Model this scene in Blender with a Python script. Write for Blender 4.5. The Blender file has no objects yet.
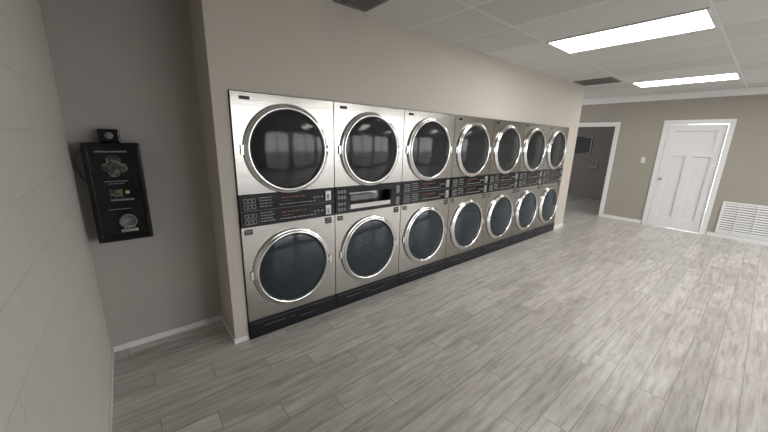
import bpy, bmesh, math, random
from mathutils import Matrix, Vector
random.seed(4)
S=bpy.context.scene
# ------------------------------------------------------------ materials
def newmat(n):
    m=bpy.data.materials.new(n); m.use_nodes=True
    nt=m.node_tree; b=nt.nodes['Principled BSDF']
    return m,nt,b
def N(nt,t,**k):
    n=nt.nodes.new(t)
    for a,v in k.items():
        if a in n.inputs.keys(): n.inputs[a].default_value=v
        else: setattr(n,a,v)
    return n
def mat(n,col,rough=.5,metal=0,noise=0,scale=20,bump=0,spec=None,emit=None,es=0,stretch=None):
    m,nt,b=newmat(n)
    b.inputs['Roughness'].default_value=rough; b.inputs['Metallic'].default_value=metal
    if spec is not None: b.inputs['Specular IOR Level'].default_value=spec
    c=(*col,1)
    b.inputs['Base Color'].default_value=c
    tc=N(nt,'ShaderNodeTexCoord'); mp=N(nt,'ShaderNodeMapping')
    nt.links.new(tc.outputs['Object'],mp.inputs['Vector'])
    if stretch: mp.inputs['Scale'].default_value=stretch
    no=N(nt,'ShaderNodeTexNoise',Scale=scale,Detail=4)
    nt.links.new(mp.outputs[0],no.inputs['Vector'])
    mix=N(nt,'ShaderNodeMix',data_type='RGBA')
    mix.inputs[6].default_value=tuple(x*(1-noise) for x in col)+(1,)
    mix.inputs[7].default_value=tuple(min(1,x*(1+noise)) for x in col)+(1,)
    nt.links.new(no.outputs['Fac'],mix.inputs[0]); nt.links.new(mix.outputs[2],b.inputs['Base Color'])
    if bump:
        bp=N(nt,'ShaderNodeBump',Strength=bump,Distance=.01)
        nt.links.new(no.outputs['Fac'],bp.inputs['Height']); nt.links.new(bp.outputs[0],b.inputs['Normal'])
    if emit: b.inputs['Emission Color'].default_value=(*emit,1); b.inputs['Emission Strength'].default_value=es
    return m
M={}
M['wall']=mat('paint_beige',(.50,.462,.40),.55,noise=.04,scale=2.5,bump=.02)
M['wallfar']=mat('paint_greige',(.305,.28,.24),.6,noise=.03,scale=3)
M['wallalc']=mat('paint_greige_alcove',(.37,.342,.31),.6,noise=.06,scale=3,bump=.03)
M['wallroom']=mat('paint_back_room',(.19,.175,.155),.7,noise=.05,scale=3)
M['white']=mat('white_trim_paint',(.68,.68,.67),.35,noise=.02,scale=8)
M['steel']=mat('brushed_stainless',(.385,.37,.34),.20,1,noise=.18,scale=4,stretch=(1,1,30),bump=.03)
M['steelf']=mat('galvanised_steel',(.40,.40,.38),.45,1,noise=.1,scale=30)
M['chrome']=mat('polished_chrome_ring',(.72,.71,.69),.13,1,noise=.03,scale=10)
M['gasket']=mat('rubber_gasket',(.015,.015,.015),.5,noise=.1,scale=30)
M['black']=mat('black_enamel',(.007,.008,.009),.18,noise=.1,scale=30,spec=.3)
M['kick']=mat('black_kick_plate',(.008,.009,.013),.3,noise=.2,scale=12,spec=.3)
M['button']=mat('grey_button_plastic',(.16,.16,.165),.4,noise=.05)
M['ink']=mat('white_ink',(.42,.42,.39),.5,noise=.1)
M['red']=mat('red_ink',(.30,.075,.045),.5,noise=.1)
M['brass']=mat('brass_lock',(.65,.45,.15),.3,1,noise=.05)
M['dark']=mat('vent_dark',(.05,.05,.05),.7,noise=.1)
M['greyback']=mat('grille_shadow_grey',(.22,.21,.20),.7,noise=.1)
M['knob']=mat('satin_nickel',(.50,.48,.45),.25,1,noise=.03)
M['lampon']=mat('diffuser_acrylic_lit',(.9,.9,.9),.5,noise=.01,emit=(1,.985,.955),es=9.5)
M['ground']=mat('outdoor_asphalt',(.30,.30,.30),.9,noise=.2,scale=5)
M['alu']=mat('window_aluminium',(.35,.35,.35),.4,.8,noise=.03)
m,nt,b=newmat('perforated_drum'); b.inputs['Metallic'].default_value=.8; b.inputs['Roughness'].default_value=.4
tc=N(nt,'ShaderNodeTexCoord'); vo=N(nt,'ShaderNodeTexVoronoi',Scale=38,Randomness=0); cr=N(nt,'ShaderNodeValToRGB')
cr.color_ramp.elements[0].position=.28; cr.color_ramp.elements[0].color=(.02,.02,.02,1)
cr.color_ramp.elements[1].position=.34; cr.color_ramp.elements[1].color=(.45,.47,.5,1)
nt.links.new(tc.outputs['Object'],vo.inputs['Vector']); nt.links.new(vo.outputs['Distance'],cr.inputs[0]); nt.links.new(cr.outputs[0],b.inputs['Base Color'])
M['drum']=m
def glassmat(n,tint,tr,fac=.88,spec=.38):
    m=bpy.data.materials.new(n); m.use_nodes=True; nt=m.node_tree; nt.nodes.clear()
    o=N(nt,'ShaderNodeOutputMaterial'); t=N(nt,'ShaderNodeBsdfTransparent'); t.inputs[0].default_value=(*tr,1)
    p=N(nt,'ShaderNodeBsdfPrincipled'); p.inputs['Base Color'].default_value=(*tint,1); p.inputs['Roughness'].default_value=.09
    p.inputs['IOR'].default_value=1.5; p.inputs['Specular IOR Level'].default_value=spec
    ns=N(nt,'ShaderNodeTexNoise',Scale=3.); bp=N(nt,'ShaderNodeBump',Strength=.04,Distance=.02); nt.links.new(ns.outputs[0],bp.inputs['Height']); nt.links.new(bp.outputs[0],p.inputs['Normal'])
    mx=N(nt,'ShaderNodeMixShader'); mx.inputs[0].default_value=fac
    nt.links.new(t.outputs[0],mx.inputs[1]); nt.links.new(p.outputs[0],mx.inputs[2]); nt.links.new(mx.outputs[0],o.inputs[0])
    return m
M['glass']=glassmat('smoked_door_glass',(.020,.024,.025),(.5,.55,.6))
M['glass2']=glassmat('door_glass_painted_reflection',(.026,.036,.045),(.48,.6,.7))  # lower doors: bluish reflection of the floor put into the glass colour
M['pane']=glassmat('window_pane',(.02,.02,.02),(.98,.98,.98),.05)
# floor: staggered wood-look planks running along x
m,nt,b=newmat('wood_look_plank_tile')
PL,PW=.915,.152
tc=N(nt,'ShaderNodeTexCoord'); sp=N(nt,'ShaderNodeSeparateXYZ'); nt.links.new(tc.outputs['Object'],sp.inputs[0])
dv=N(nt,'ShaderNodeMath',operation='DIVIDE'); nt.links.new(sp.outputs['Y'],dv.inputs[0]); dv.inputs[1].default_value=PW
fl=N(nt,'ShaderNodeMath',operation='FLOOR'); nt.links.new(dv.outputs[0],fl.inputs[0])
wn=N(nt,'ShaderNodeTexWhiteNoise',noise_dimensions='1D'); nt.links.new(fl.outputs[0],wn.inputs['W'])
m1=N(nt,'ShaderNodeMath',operation='MULTIPLY_ADD'); nt.links.new(fl.outputs[0],m1.inputs[0]); m1.inputs[1].default_value=PL*.34; nt.links.new(sp.outputs['X'],m1.inputs[2])
m2=N(nt,'ShaderNodeMath',operation='MULTIPLY_ADD'); nt.links.new(wn.outputs['Value'],m2.inputs[0]); m2.inputs[1].default_value=.16; nt.links.new(m1.outputs[0],m2.inputs[2])
cb=N(nt,'ShaderNodeCombineXYZ'); nt.links.new(m2.outputs[0],cb.inputs['X']); nt.links.new(sp.outputs['Y'],cb.inputs['Y'])
br=N(nt,'ShaderNodeTexBrick',offset=0.)
br.inputs['Scale'].default_value=1; br.inputs['Brick Width'].default_value=PL; br.inputs['Row Height'].default_value=PW
br.inputs['Mortar Size'].default_value=.0026; br.inputs['Mortar Smooth'].default_value=.1; br.inputs['Bias'].default_value=0
br.inputs['Color1'].default_value=(0,0,0,1); br.inputs['Color2'].default_value=(1,1,1,1); br.inputs['Mortar'].default_value=(.5,.5,.5,1)
nt.links.new(cb.outputs[0],br.inputs['Vector'])
mp=N(nt,'ShaderNodeMapping'); mp.inputs['Scale'].default_value=(1.9,17,1)
vm=N(nt,'ShaderNodeVectorMath',operation='MULTIPLY_ADD'); nt.links.new(br.outputs['Color'],vm.inputs[0]); vm.inputs[1].default_value=(17,13,5); nt.links.new(tc.outputs['Object'],vm.inputs[2])
nt.links.new(vm.outputs[0],mp.inputs['Vector'])
n1=N(nt,'ShaderNodeTexNoise',Scale=1.8,Detail=6,Roughness=.62,Distortion=.2); nt.links.new(mp.outputs[0],n1.inputs['Vector'])
cr=N(nt,'ShaderNodeValToRGB'); e=cr.color_ramp.elements
e[0].position=.30; e[0].color=(.33,.295,.255,1); e[1].position=.72; e[1].color=(.60,.585,.565,1)
q=cr.color_ramp.elements.new(.5); q.color=(.485,.458,.423,1)
nt.links.new(n1.outputs['Fac'],cr.inputs[0])
tone=N(nt,'ShaderNodeMix',data_type='RGBA',blend_type='MULTIPLY'); tone.inputs[0].default_value=1
tr=N(nt,'ShaderNodeMapRange'); tr.inputs[3].default_value=.88; tr.inputs[4].default_value=1.12; nt.links.new(br.outputs['Color'],tr.inputs[0])
nt.links.new(cr.outputs[0],tone.inputs[6]); nt.links.new(tr.outputs[0],tone.inputs[7])
mo=N(nt,'ShaderNodeMix',data_type='RGBA'); nt.links.new(br.outputs['Fac'],mo.inputs[0]); nt.links.new(tone.outputs[2],mo.inputs[6]); mo.inputs[7].default_value=(.29,.27,.245,1)
nt.links.new(mo.outputs[2],b.inputs['Base Color']); b.inputs['Roughness'].default_value=.28
bp=N(nt,'ShaderNodeBump',Strength=.25,Distance=.002,invert=True); nt.links.new(br.outputs['Fac'],bp.inputs['Height']); nt.links.new(bp.outputs[0],b.inputs['Normal'])
M['floor']=m
# ceiling tiles
m,nt,b=newmat('acoustic_ceiling_tile')
tc=N(nt,'ShaderNodeTexCoord'); mp=N(nt,'ShaderNodeMapping'); mp.inputs['Location'].default_value=(-2.88+.615*20,.69+1.21*10,0)
br=N(nt,'ShaderNodeTexBrick',offset=0.); br.inputs['Scale'].default_value=1; br.inputs['Brick Width'].default_value=.615; br.inputs['Row Height'].default_value=1.21
br.inputs['Mortar Size'].default_value=.012; br.inputs['Mortar Smooth'].default_value=.1
br.inputs['Color1'].default_value=(.62,.61,.59,1); br.inputs['Color2'].default_value=(.74,.73,.71,1); br.inputs['Mortar'].default_value=(.80,.80,.79,1)
nt.links.new(tc.outputs['Object'],mp.inputs[0]); nt.links.new(mp.outputs[0],br.inputs['Vector'])
no=N(nt,'ShaderNodeTexNoise',Scale=160,Detail=3); nt.links.new(tc.outputs['Object'],no.inputs['Vector'])
mx=N(nt,'ShaderNodeMix',data_type='RGBA',blend_type='MULTIPLY'); mx.inputs[0].default_value=.1
nt.links.new(br.outputs['Color'],mx.inputs[6]); nt.links.new(no.outputs['Fac'],mx.inputs[7]); nt.links.new(mx.outputs[2],b.inputs['Base Color'])
b.inputs['Roughness'].default_value=.85
bp=N(nt,'ShaderNodeBump',Strength=.6,Distance=.008); nt.links.new(br.outputs['Fac'],bp.inputs['Height']); nt.links.new(bp.outputs[0],b.inputs['Normal'])
M['ceil']=m
# painted block
m,nt,b=newmat('painted_concrete_block')
tc=N(nt,'ShaderNodeTexCoord'); sp=N(nt,'ShaderNodeSeparateXYZ'); cb=N(nt,'ShaderNodeCombineXYZ')
nt.links.new(tc.outputs['Object'],sp.inputs[0]); nt.links.new(sp.outputs['Y'],cb.inputs['X']); nt.links.new(sp.outputs['Z'],cb.inputs['Y'])
br=N(nt,'ShaderNodeTexBrick',offset=.5); br.inputs['Scale'].default_value=1; br.inputs['Brick Width'].default_value=.4; br.inputs['Row Height'].default_value=.2
br.inputs['Mortar Size'].default_value=.006; br.inputs['Mortar Smooth'].default_value=1
br.inputs['Color1'].default_value=(.60,.575,.53,1); br.inputs['Color2'].default_value=(.62,.595,.55,1); br.inputs['Mortar'].default_value=(.57,.545,.505,1)
nt.links.new(cb.outputs[0],br.inputs['Vector'])
no=N(nt,'ShaderNodeTexNoise',Scale=30,Detail=6); nt.links.new(tc.outputs['Object'],no.inputs['Vector'])
ma=N(nt,'ShaderNodeMath',operation='MULTIPLY_ADD'); nt.links.new(br.outputs['Fac'],ma.inputs[0]); ma.inputs[1].default_value=-.5; nt.links.new(no.outputs['Fac'],ma.inputs[2])
bp=N(nt,'ShaderNodeBump',Strength=.6,Distance=.005); nt.links.new(ma.outputs[0],bp.inputs['Height']); nt.links.new(bp.outputs[0],b.inputs['Normal'])
nt.links.new(br.outputs['Color'],b.inputs['Base Color']); b.inputs['Roughness'].default_value=.5
M['block']=m
m,nt,b=newmat('emblem_sticker'); tc=N(nt,'ShaderNodeTexCoord')
no=N(nt,'ShaderNodeTexNoise',Scale=38,Detail=3,Distortion=1.5); nt.links.new(tc.outputs['Object'],no.inputs['Vector'])
cr=N(nt,'ShaderNodeValToRGB'); e=cr.color_ramp.elements; e[0].position=.48; e[0].color=(.012,.012,.012,1); e[1].position=.60; e[1].color=(.17,.17,.12,1)
nt.links.new(no.outputs['Fac'],cr.inputs[0]); nt.links.new(cr.outputs[0],b.inputs['Base Color']); b.inputs['Roughness'].default_value=.4
M['emblem']=m
# ------------------------------------------------------------ mesh helpers
def link(name,me,mats,parent=None,loc=None):
    o=bpy.data.objects.new(name,me); S.collection.objects.link(o)
    if mats is not None and len(me.materials)==0:
        for k in (mats if isinstance(mats,(list,tuple)) else [mats]): me.materials.append(M[k])
    if parent: o.parent=parent
    if loc: o.location=loc
    return o
def addbox(bm,x0,x1,y0,y1,z0,z1,mi=0):
    v=[bm.verts.new(p) for p in ((x0,y0,z0),(x1,y0,z0),(x1,y1,z0),(x0,y1,z0),(x0,y0,z1),(x1,y0,z1),(x1,y1,z1),(x0,y1,z1))]
    for f in ((3,2,1,0),(4,5,6,7),(0,1,5,4),(1,2,6,5),(2,3,7,6),(3,0,4,7)):
        g=bm.faces.new([v[i] for i in f]); g.material_index=mi
def mboxes(name,boxes,bevel=0):
    bm=bmesh.new()
    for b in boxes: addbox(bm,*b)
    if bevel: bmesh.ops.bevel(bm,geom=bm.edges[:],offset=bevel,segments=2,affect='EDGES',profile=.5)
    me=bpy.data.meshes.new(name); bm.to_mesh(me); bm.free(); return me
def boxes(name,bx,mats,parent=None,bevel=0): return link(name,mboxes(name,bx,bevel),mats,parent)
def lathe(name,prof,cx,cz,seg=64,smooth=True,axis='y'):
    bm=bmesh.new(); rings=[]
    for r,d in prof:
        ring=[]
        if r<1e-6:
            ring=[bm.verts.new((cx,d,cz) if axis=='y' else (d,cx,cz) if axis=='x' else (cx,cz,d))]
        else:
            for i in range(seg):
                a=2*math.pi*i/seg; p,q=cx+r*math.cos(a),cz+r*math.sin(a)
                ring.append(bm.verts.new((p,d,q) if axis=='y' else (d,p,q) if axis=='x' else (p,q,d)))
        rings.append(ring)
    for A,B in zip(rings,rings[1:]):
        if len(A)==1 and len(B)==1: continue
        for i in range(seg):
            j=(i+1)%seg
            if len(B)==1: f=bm.faces.new((A[i],A[j],B[0]))
            elif len(A)==1: f=bm.faces.new((A[0],B[j],B[i]))
            else: f=bm.faces.new((A[i],A[j],B[j],B[i]))
            f.smooth=smooth
    bmesh.ops.recalc_face_normals(bm,faces=bm.faces[:])
    me=bpy.data.meshes.new(name); bm.to_mesh(me); bm.free(); return me
def holepanel(name,x0,x1,z0,z1,cx,cz,r,y,th):
    bm=bmesh.new(); seg=64; ci=[];ro=[]
    corners=[(x1,z1),(x0,z1),(x0,z0),(x1,z0)]
    for i in range(seg):
        a=2*math.pi*(i+.0)/seg; dx,dz=math.cos(a),math.sin(a)
        t=min(((x1-cx)/dx if dx>1e-9 else (x0-cx)/dx if dx<-1e-9 else 1e9),((z1-cz)/dz if dz>1e-9 else (z0-cz)/dz if dz<-1e-9 else 1e9))
        ci.append([cx+r*dx,cz+r*dz]); ro.append([cx+t*dx,cz+t*dz])
    for c in corners:
        k=min(range(seg),key=lambda i:(ro[i][0]-c[0])**2+(ro[i][1]-c[1])**2); ro[k]=list(c)
    V=lambda L,yy:[bm.verts.new((p[0],yy,p[1])) for p in L]
    a,b_,c,d=V(ci,y),V(ro,y),V(ro,y+th),V(ci,y+.03)
    for A,B in ((a,b_),(b_,c),(a,d)):
        for i in range(seg):
            j=(i+1)%seg; bm.faces.new((A[i],A[j],B[j],B[i]))
    bmesh.ops.recalc_face_normals(bm,faces=bm.faces[:])
    me=bpy.data.meshes.new(name); bm.to_mesh(me); bm.free(); return me
def empty(name,loc=(0,0,0)):
    o=bpy.data.objects.new(name,None); S.collection.objects.link(o); o.location=loc; o.empty_display_size=.1; return o
# ------------------------------------------------------------ room shell
H=1.896; ZC=2.616; XF=7.79; YA=.44; XL=-.857; XR=-.102; XE=6.05; YB=-5.2; YN=1.6
boxes('floor',[(XL-.1,10.7,YB-.1,2.3,-.1,0)],'floor')
boxes('ceiling',[(XL-.1,XF+.1,YB-.1,YN+.1,ZC,ZC+.1)],'ceil')
boxes('wall_left',[(XL-.1,XL,YB-.1,YA+.1,0,ZC)],'block')
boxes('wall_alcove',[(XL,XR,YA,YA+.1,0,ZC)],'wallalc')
boxes('wall_dryer',[(XR,-.003,.0,YA+.1,0,ZC),(-.003,5.607,.0,.1,H+.004,ZC),(5.607,XE,.0,.12,0,ZC)],'wall')
boxes('wall_dryer_bay',[(-.003,XE,1.05,1.15,0,ZC),(XE-.1,XE,.12,1.05,0,ZC)],'wall')
boxes('wall_recess',[(XE,XF,YN,YN+.1,0,ZC)],'wallfar')
DO0,DO1=-.12,.74; DH=2.03
boxes('wall_far',[(XF,XF+.1,YB,-1.81,0,ZC),(XF,XF+.1,-1.81,-.99,DH+.01,ZC),(XF,XF+.1,-.99,DO0,0,ZC),(XF,XF+.1,DO0,DO1,DH,ZC),(XF,XF+.1,DO1,YN,0,ZC)],'wallfar')
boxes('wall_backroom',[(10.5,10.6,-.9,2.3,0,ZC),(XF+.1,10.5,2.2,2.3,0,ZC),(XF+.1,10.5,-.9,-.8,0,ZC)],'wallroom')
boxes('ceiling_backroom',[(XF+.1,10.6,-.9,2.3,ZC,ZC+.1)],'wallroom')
wins=[(.9,2.5),(2.75,5.0),(5.2,7.6)]; WZ0,WZ1=.15,2.4
bx=[(a,b_,YB-.1,YB,0,ZC) for a,b_ in ((XL,.9),(2.5,2.75),(5.0,5.2),(7.6,XF))]
for a,b_ in wins: bx+=[(a,b_,YB-.1,YB,0,WZ0),(a,b_,YB-.1,YB,WZ1,ZC)]
boxes('wall_street',bx,'wall')
for i,(a,b_) in enumerate(wins):
    w=empty('window_%d'%(i+1),(0,0,0)); y0,y1=YB-.08,YB-.02; f=.05; mid=(a+b_)/2
    boxes('frame',[(a,b_,y0,y1,WZ0,WZ0+f),(a,b_,y0,y1,WZ1-f,WZ1),(a,a+f,y0,y1,WZ0+f,WZ1-f),(b_-f,b_,y0,y1,WZ0+f,WZ1-f),(mid-f/2,mid+f/2,y0,y1,WZ0+f,WZ1-f)],'alu',w)
    boxes('pane',[(a+f,b_-f,YB-.055,YB-.05,WZ0+f,WZ1-f)],'pane',w)
boxes('ground',[(-20,30,-30,YB-.1,-.2,-.12)],'ground')
# trim
bh,bt=.045,.012
boxes('baseboard_left',[(XL,XL+bt,YB,YA,0,bh)],'white')
boxes('baseboard_alcove',[(XL+bt,XR-bt,YA-bt,YA,0,bh),(XR-bt,XR,-bt,YA,0,bh),(XR,-.006,-bt,0,0,bh)],'white')
boxes('baseboard_far',[(XF-bt,XF,YB,-1.90,0,.07),(XF-bt,XF,-.90,DO0-.08,0,.07),(XF-bt,XF,DO1+.08,YN,0,.07)],'white')
boxes('baseboard_dryer',[(5.61,XE+bt,-bt,0,0,.07),(XE,XE+bt,0,1.1,0,.07)],'white')
boxes('trim_1',[(XR-.004,XR+.016,-.004,.02,bh,ZC)],'wall',bevel=.002)
bm=bmesh.new(); pr=[(0,0),(0,-.115),(-.012,-.115),(-.016,-.10),(-.03,-.085),(-.055,-.05),(-.075,-.025),(-.09,-.02),(-.09,0)]
A=[bm.verts.new((XF+p[0],YB,ZC+p[1])) for p in pr]; B=[bm.verts.new((XF+p[0],YN,ZC+p[1])) for p in pr]
for i in range(len(pr)):
    j=(i+1)%len(pr); bm.faces.new((A[i],A[j],B[j],B[i]))
bm.faces.new(A); bm.faces.new(B[::-1]); bmesh.ops.recalc_face_normals(bm,faces=bm.faces[:])
me=bpy.data.meshes.new('trim_2'); bm.to_mesh(me); bm.free(); link('trim_2',me,'white')
t=.075
boxes('trim_3',[(XF-.018,XF,-.99,-.99+t,0,DH+.01+t),(XF-.018,XF,-1.81-t,-1.81,0,DH+.01+t),(XF-.018,XF,-1.81,-.99,DH+.01,DH+.01+t)],'white',bevel=.003)
boxes('trim_4',[(XF-.018,XF,DO0-t,DO0,0,DH+t),(XF-.018,XF,DO1,DO1+t,0,DH+t),(XF-.018,XF,DO0,DO1,DH,DH+t)],'white',bevel=.003)
boxes('trim_5',[(XF,XF+.1,DO0,DO0+.015,0,DH),(XF,XF+.1,DO1-.015,DO1,0,DH),(XF,XF+.1,DO0+.015,DO1-.015,DH-.015,DH)],'white')
d=empty('door_1')
ya,yb=-1.803,-.997; st=.115; mid=(ya+yb)/2; x0,x1=XF+.012,XF+.052
rails=[(x0,x1,ya,ya+st,.008,DH),(x0,x1,yb-st,yb,.008,DH),(x0,x1,ya+st,yb-st,.008,.22),(x0,x1,ya+st,yb-st,1.44,1.57),(x0,x1,ya+st,yb-st,DH-.12,DH),(x0,x1,mid-.055,mid+.055,.22,1.44)]
boxes('frame',rails,'white',d,bevel=.002)
boxes('panels',[(x0+.026,x1-.008,ya+st,yb-st,1.57,DH-.12),(x0+.026,x1-.008,ya+st,mid-.055,.22,1.44),(x0+.026,x1-.008,mid+.055,yb-st,.22,1.44)],'white',d)
link('knob',lathe('knob',[(.0,XF-.055),(.02,XF-.053),(.028,XF-.04),(.024,XF-.025),(.012,XF-.018),(.012,XF-.003),(.03,XF-.002),(.03,XF+.013)],-1.05,.98,24,axis='x'),'knob',d)
p=empty('framed_picture'); boxes('frame',[(10.46,10.5,1.14,1.17,1.35,1.85),(10.46,10.5,1.62,1.65,1.35,1.85),(10.46,10.5,1.17,1.62,1.35,1.38),(10.46,10.5,1.17,1.62,1.82,1.85)],'black',p); boxes('print',[(10.475,10.498,1.17,1.62,1.38,1.82)],'dark',p)
p=empty('wall_clock'); link('rim',lathe('rim',[(.0,10.48),(.11,10.478),(.115,10.46),(.13,10.46),(.135,10.499)],1.0,1.0,32,axis='x'),'greyback',p)
boxes('hands',[(10.472,10.477,.995,1.005,1.0,1.08),(10.472,10.477,1.0,1.05,.995,1.005)],'black',p)
p=empty('light_switch'); boxes('plate',[(XF-.006,XF,-.745,-.675,1.27,1.385)],'white',p,bevel=.002); boxes('toggle',[(XF-.016,XF-.006,-.716,-.704,1.315,1.34)],'white',p)
p=empty('wall_air_grille'); g0,g1,z0,z1=-2.66,-2.0,.08,.67; f=.035; xg=XF-.016
boxes('frame',[(xg,XF-.0005,g0,g1,z0,z0+f),(xg,XF-.0005,g0,g1,z1-f,z1),(xg,XF-.0005,g0,g0+f,z0+f,z1-f),(xg,XF-.0005,g1-f,g1,z0+f,z1-f)],'white',p)
boxes('backing',[(XF-.003,XF-.0006,g0+f,g1-f,z0+f,z1-f)],'greyback',p)
bm=bmesh.new(); n=12
for i in range(n):
    z=z0+f+(z1-z0-2*f)*(i+.5)/n
    v=[bm.verts.new(q) for q in ((xg+.001,g0+f,z-.014),(xg+.001,g1-f,z-.014),(XF-.003,g1-f,z+.012),(XF-.003,g0+f,z+.012))]; bm.faces.new(v)
for k in range(1,3):
    y=g0+(g1-g0)*k/3; addbox(bm,xg-.001,xg+.004,y-.008,y+.008,z0+f,z1-f)
me=bpy.data.meshes.new('louvres'); bm.to_mesh(me); bm.free(); link('louvres',me,'white',p)
# ------------------------------------------------------------ ceiling troffers and diffusers
def troffer(x0,x1,y0,y1):
    p=empty('ceiling_light_panel'); f=.018
    boxes('frame',[(x0,x1,y0,y0+f,ZC-.012,ZC-.0005),(x0,x1,y1-f,y1,ZC-.012,ZC-.0005),(x0,x0+f,y0+f,y1-f,ZC-.012,ZC-.0005),(x1-f,x1,y0+f,y1-f,ZC-.012,ZC-.0005)],'white',p)
    boxes('diffuser',[(x0+f,x1-f,y0+f,y1-f,ZC-.008,ZC-.001)],'lampon',p)
for x in (2.90,5.99):
    troffer(x,x+.575,-1.885,-.70); troffer(x,x+.575,-4.30,-3.12)
def vent(x0,x1,y0,y1):
    p=empty('ceiling_air_vent'); f=.025
    boxes('frame',[(x0,x1,y0,y0+f,ZC-.012,ZC-.0005),(x0,x1,y1-f,y1,ZC-.012,ZC-.0005),(x0,x0+f,y0+f,y1-f,ZC-.012,ZC-.0005),(x1-f,x1,y0+f,y1-f,ZC-.012,ZC-.0005)],'button',p)
    boxes('throat',[(x0+f,x1-f,y0+f,y1-f,ZC-.003,ZC-.0006)],'dark',p)
    bx=[]; k=8
    for i in range(k):
        x=x0+f+(x1-x0-2*f)*(i+.5)/k; bx.append((x-.010,x+.006,y0+f,y1-f,ZC-.010,ZC-.003))
    boxes('vanes',bx,'greyback',p)
vent(5.3,5.78,-.62,-.08); vent(.78,1.08,-.36,-.06)
# ------------------------------------------------------------ dryers
W=.8; CX=.395; RZ=(1.505,.54); PZ0,PZ1=.935,1.18
cache={}
def C(key,fn):
    if key not in cache: cache[key]=fn()
    return cache[key]
YF=-.018
def bodymesh():
    bm=bmesh.new(); a,b_=.003,W-.003; y0,y1=YF+.012,.9; z0,z1=.0,H
    v=[bm.verts.new(q) for q in ((a,y0,z0),(b_,y0,z0),(b_,y1,z0),(a,y1,z0),(a,y0,z1),(b_,y0,z1),(b_,y1,z1),(a,y1,z1))]
    for f in ((3,2,1,0),(4,5,6,7),(1,2,6,5),(2,3,7,6),(3,0,4,7)): bm.faces.new([v[i] for i in f])
    me=bpy.data.meshes.new('body'); bm.to_mesh(me); bm.free(); return me
def printmesh(kind):
    rnd=random.Random(7 if kind=='ink' else 9); bx=[]; y=YF-.0075
    for zb in (1.062,.945):
        if kind=='ink':
            for k in range(3):
                x=.035+k*.03
                for a in (zb+.01,zb+.055): bx+= [(x,x+.024,y,y+.001,a,a+.0025),(x,x+.024,y,y+.001,a+.03,a+.0325),(x,x+.0025,y,y+.001,a+.0025,a+.03),(x+.0215,x+.024,y,y+.001,a+.0025,a+.03)]
            for r in range(4):
                x=.15
                while x<.24:
                    l=rnd.uniform(.008,.022); bx.append((x,x+l,y,y+.001,zb+.02+r*.022,zb+.025+r*.022)); x+=l+.006
            x=.30
            while x<.60:
                l=rnd.uniform(.01,.03); bx.append((x,x+l,y,y+.001,zb+.02,zb+.025)); x+=l+.01
        else:
            x=.32
            while x<.50:
                l=rnd.uniform(.015,.035); bx.append((x,x+l,y,y+.001,zb+.07,zb+.078)); x+=l+.012
            bx.append((.32,.40,y,y+.001,zb+.047,zb+.05))
    return mboxes(kind,bx)
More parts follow.
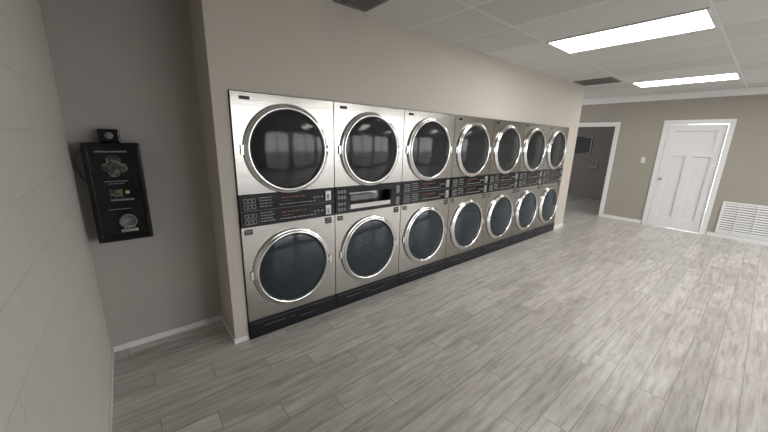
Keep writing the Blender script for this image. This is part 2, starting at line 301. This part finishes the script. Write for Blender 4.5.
def dryer(i):
    x0=i*W; p=empty('stacked_tumble_dryer',(x0,0,0))
    link('body',C('body',bodymesh),'steelf',p)
    g=.004
    link('upper_front_panel',C('ufp',lambda:holepanel('ufp',g,W-g,PZ1+.003,H-.003,CX,RZ[0],.300,YF,.03)),'steel',p)
    link('lower_front_panel',C('lfp',lambda:holepanel('lfp',g,W-g,.155,PZ0-.003,CX,RZ[1],.300,YF,.03)),'steel',p)
    for nm,cz,gl in (('upper',RZ[0],'glass'),('lower',RZ[1],'glass2')):
        link(nm+'_door_ring',C(nm+'ring',lambda:lathe('ring',[(.336,YF-.0005),(.336,YF-.012),(.332,YF-.020),(.325,YF-.024),(.321,YF-.023),(.318,YF-.028),(.309,YF-.036),(.300,YF-.037),(.294,YF-.032),(.290,YF-.022)],CX,cz,96)),'chrome',p)
        link(nm+'_door_gasket',C(nm+'gask',lambda:lathe('gasket',[(.294,YF-.028),(.284,YF-.025),(.280,YF-.016),(.280,YF-.005)],CX,cz,64)),'gasket',p)
        link(nm+'_door_glass',C(nm+'glass',lambda:lathe('glass',[(.287,YF-.020),(.24,YF-.028),(.17,YF-.035),(.09,YF-.040),(.04,YF-.0415),(0,YF-.042)],CX,cz,64)),gl,p)
        link(nm+'_drum',C(nm+'drum',lambda:lathe('drum',[(.300,YF+.03),(.300,.05),(.36,.06),(.36,.70),(.10,.72),(0,.72)],CX,cz,48)),'drum',p)
        link(nm+'_door_hinge',C(nm+'hinge',lambda:mboxes('hinge',[(CX-.352,CX-.325,YF-.014,YF-.0005,cz-.035,cz+.035)],.003)),'chrome',p)
        link(nm+'_door_handle',C(nm+'handle',lambda:mboxes('handle',[(CX+.330,CX+.345,YF-.036,YF-.016,cz-.035,cz+.035),(CX+.30,CX+.34,YF-.030,YF-.018,cz-.012,cz+.012)],.003)),'chrome',p)
    if i==1:
        y=YF-.006
        boxes('control_panel',[(.004,.15,y,.01,PZ0,PZ1),(.65,.796,y,.01,PZ0,PZ1),(.15,.65,y,.01,PZ1-.06,PZ1),(.15,.65,y,.01,PZ0,PZ0+.03)],'black',p)
        boxes('service_tray',[(.15,.65,.09,.094,PZ0+.03,PZ1-.06),(.15,.65,YF,.09,PZ0+.030,PZ0+.034),(.16,.64,YF-.012,YF+.002,PZ0+.034,PZ0+.075)],'steel',p)
        boxes('wiring_block',[(.2,.5,.03,.08,PZ0+.10,PZ0+.145)],'button',p)
        boxes('coin_slides',[(.715,.765,YF-.014,y,1.07,1.15),(.715,.765,YF-.014,y,.95,1.03)],'button',p,bevel=.003)
        boxes('panel_print_white',[(.03+.03*k,.052+.03*k,y-.001,y,a,a+.03) for k in range(3) for a in (.96,1.01,1.07,1.12)],'button',p)
    else:
        link('control_panel',C('cp',lambda:mboxes('cp',[(.004,W-.004,YF-.006,.01,PZ0,PZ1)],.003)),'black',p)
        link('panel_print_white',C('pw',lambda:printmesh('ink')),'ink',p)
        link('panel_print_red',C('pr',lambda:printmesh('red')),'red',p)
        link('panel_divider',C('pd',lambda:mboxes('pd',[(.01,W-.01,YF-.008,YF-.006,1.055,1.058)])),'button',p)
        link('coin_slides',C('cs',lambda:mboxes('cs',[(.70,.755,YF-.016,YF-.006,1.075,1.16),(.70,.755,YF-.016,YF-.006,.95,1.035),(.722,.732,YF-.028,YF-.016,1.09,1.13),(.722,.732,YF-.028,YF-.016,.965,1.005)],.0025)),'steelf',p)
        def btn():
            bm=bmesh.new()
            for zb in (1.115,.995):
                for k in range(3):
                    mt=Matrix.Translation((.60+k*.034,YF-.010,zb))@Matrix.Rotation(math.pi/2,4,'X')
                    bmesh.ops.create_cone(bm,cap_ends=True,segments=16,radius1=.012,radius2=.010,depth=.010,matrix=mt)
            me=bpy.data.meshes.new('btn'); bm.to_mesh(me); bm.free(); return me
        link('cycle_buttons',C('bt',btn),'button',p)
    link('rating_label',C('rl',lambda:mboxes('rl',[(.025,.085,YF-.0015,YF,.875,.915),(.70,.765,YF-.0015,YF,.865,.92),(.06,.13,YF-.0015,YF,1.845,1.868)])),'black',p)
    link('rating_label_print',C('rlp',lambda:mboxes('rlp',[(.032,.078,YF-.0022,YF-.0015,.900,.904),(.032,.07,YF-.0022,YF-.0015,.888,.892),(.71,.755,YF-.0022,YF-.0015,.90,.905),(.71,.745,YF-.0022,YF-.0015,.882,.886)])),'ink',p)
    link('kick_plate',C('kp',lambda:mboxes('kp',[(.002,W-.002,YF-.008,.01,.0,.148)],.002)),'kick',p)
    link('kick_plate_marks',C('kpm',lambda:mboxes('kpm',[(.12,.30,YF-.0088,YF-.008,.085,.089),(.34,.39,YF-.0088,YF-.008,.085,.089),(.42,.60,YF-.0088,YF-.008,.06,.063),(.02,W-.02,YF-.009,YF-.008,.128,.130)])),'button',p)
for i in range(7): dryer(i)
# ------------------------------------------------------------ wall mounted change machine in the alcove
p=empty('wall_mounted_change_machine')
bx0,bx1,bz0,bz1,yf=-.80,-.505,.88,1.535,.30
boxes('cabinet',[(bx0,bx1,yf,YA-.001,bz0,bz1)],'black',p,bevel=.008)
boxes('door_rim',[(bx0+.015,bx1-.015,yf-.012,yf,bz0+.02,bz0+.035),(bx0+.015,bx1-.015,yf-.012,yf,bz1-.035,bz1-.02),(bx0+.015,bx0+.03,yf-.012,yf,bz0+.035,bz1-.035),(bx1-.03,bx1-.015,yf-.012,yf,bz0+.035,bz1-.035)],'black',p,bevel=.002)
bm=bmesh.new()
for k,(ex,ez,r) in enumerate(((-.655,1.42,.038),(-.66,1.345,.03),(-.62,1.375,.032),(-.69,1.38,.028))):
    bmesh.ops.create_circle(bm,cap_ends=True,segments=20,radius=r,matrix=Matrix.Translation((ex,yf-.002-.0004*k,ez))@Matrix.Rotation(math.pi/2,4,'X'))
me=bpy.data.meshes.new('emblem'); bm.to_mesh(me); bm.free(); link('emblem',me,'emblem',p)
boxes('instruction_print',[(-.74,-.58,yf-.0015,yf,1.475,1.484),(-.72,-.60,yf-.0015,yf,1.285,1.291),(-.70,-.62,yf-.0015,yf,1.27,1.275),(-.72,-.60,yf-.0015,yf,1.10,1.104)],'button',p)
boxes('bill_label',[(-.70,-.635,yf-.0015,yf,1.185,1.235)],'emblem',p)
link('lock',lathe('lock',[(0,yf-.022),(.011,yf-.022),(.013,yf-.018),(.013,yf-.001)],-.61,1.215,24),'brass',p)
boxes('bill_slot',[(-.70,-.58,yf-.012,yf,1.160,1.172)],'button',p,bevel=.002)
link('coin_cup',lathe('coin_cup',[(.045,yf-.001),(.048,yf-.028),(.043,yf-.033),(.038,yf-.028),(.034,yf-.006),(0,yf-.006)],-.63,1.02,40),'button',p)
boxes('coin_cup_lip',[(-.675,-.585,yf-.045,yf,.950,.972),(-.66,-.60,yf-.030,yf,.972,.99)],'knob',p,bevel=.004)
boxes('top_bracket',[(-.71,-.60,.34,.43,bz1,bz1+.085)],'black',p,bevel=.01)
link('top_bracket_lock',lathe('tbl',[(0,.328),(.018,.328),(.022,.334),(.022,.341)],-.655,bz1+.045,24),'button',p)
cu=bpy.data.curves.new('side_cable','CURVE'); cu.dimensions='3D'; cu.bevel_depth=.006; sp=cu.splines.new('BEZIER'); pts=[(-.80,.36,1.50),(-.838,.40,1.45),(-.835,.41,1.33),(-.80,.40,1.27)]
sp.bezier_points.add(3)
for b_,q in zip(sp.bezier_points,pts): b_.co=q; b_.handle_left_type=b_.handle_right_type='AUTO'
o=bpy.data.objects.new('side_cable',cu); S.collection.objects.link(o); cu.materials.append(M['button']); o.parent=p
# ------------------------------------------------------------ light
w=bpy.data.worlds.new('daylight'); S.world=w; w.use_nodes=True
bg=w.node_tree.nodes['Background']; bg.inputs[0].default_value=(.96,.97,1,1); bg.inputs[1].default_value=5.4
for a,b_ in wins:
    l=bpy.data.lights.new('window_portal','AREA'); l.shape='RECTANGLE'; l.size=b_-a; l.size_y=WZ1-WZ0; l.cycles.is_portal=True
    o=bpy.data.objects.new('window_portal',l); S.collection.objects.link(o); o.location=((a+b_)/2,YB-.11,(WZ0+WZ1)/2); o.rotation_euler=(math.radians(90),0,0)
l=bpy.data.lights.new('backroom_fill','POINT'); l.energy=3; l.shadow_soft_size=.1; l.color=(1,.93,.82)  # unseen point light added to brighten the back room, no fixture
o=bpy.data.objects.new('backroom_fill',l); S.collection.objects.link(o); o.location=(9.2,1.7,2.3)
# ------------------------------------------------------------ camera
R=((0.7739,-0.63279,0.02566),(-0.13055,-0.19905,-0.97126),(0.61971,0.7483,-0.23665))
cam=bpy.data.cameras.new('camera'); co=bpy.data.objects.new('camera',cam); S.collection.objects.link(co)
X=Vector(R[0]);Y=-Vector(R[1]);Z=-Vector(R[2])
mt=Matrix((X,Y,Z)).transposed().to_quaternion().to_matrix().to_4x4(); mt.translation=(-.5961,-2.395,1.5972)
co.matrix_world=mt; cam.sensor_width=36; cam.lens=311.97/768*36; cam.clip_start=.02
S.camera=co
S.view_settings.view_transform='Standard'; S.view_settings.exposure=0.22
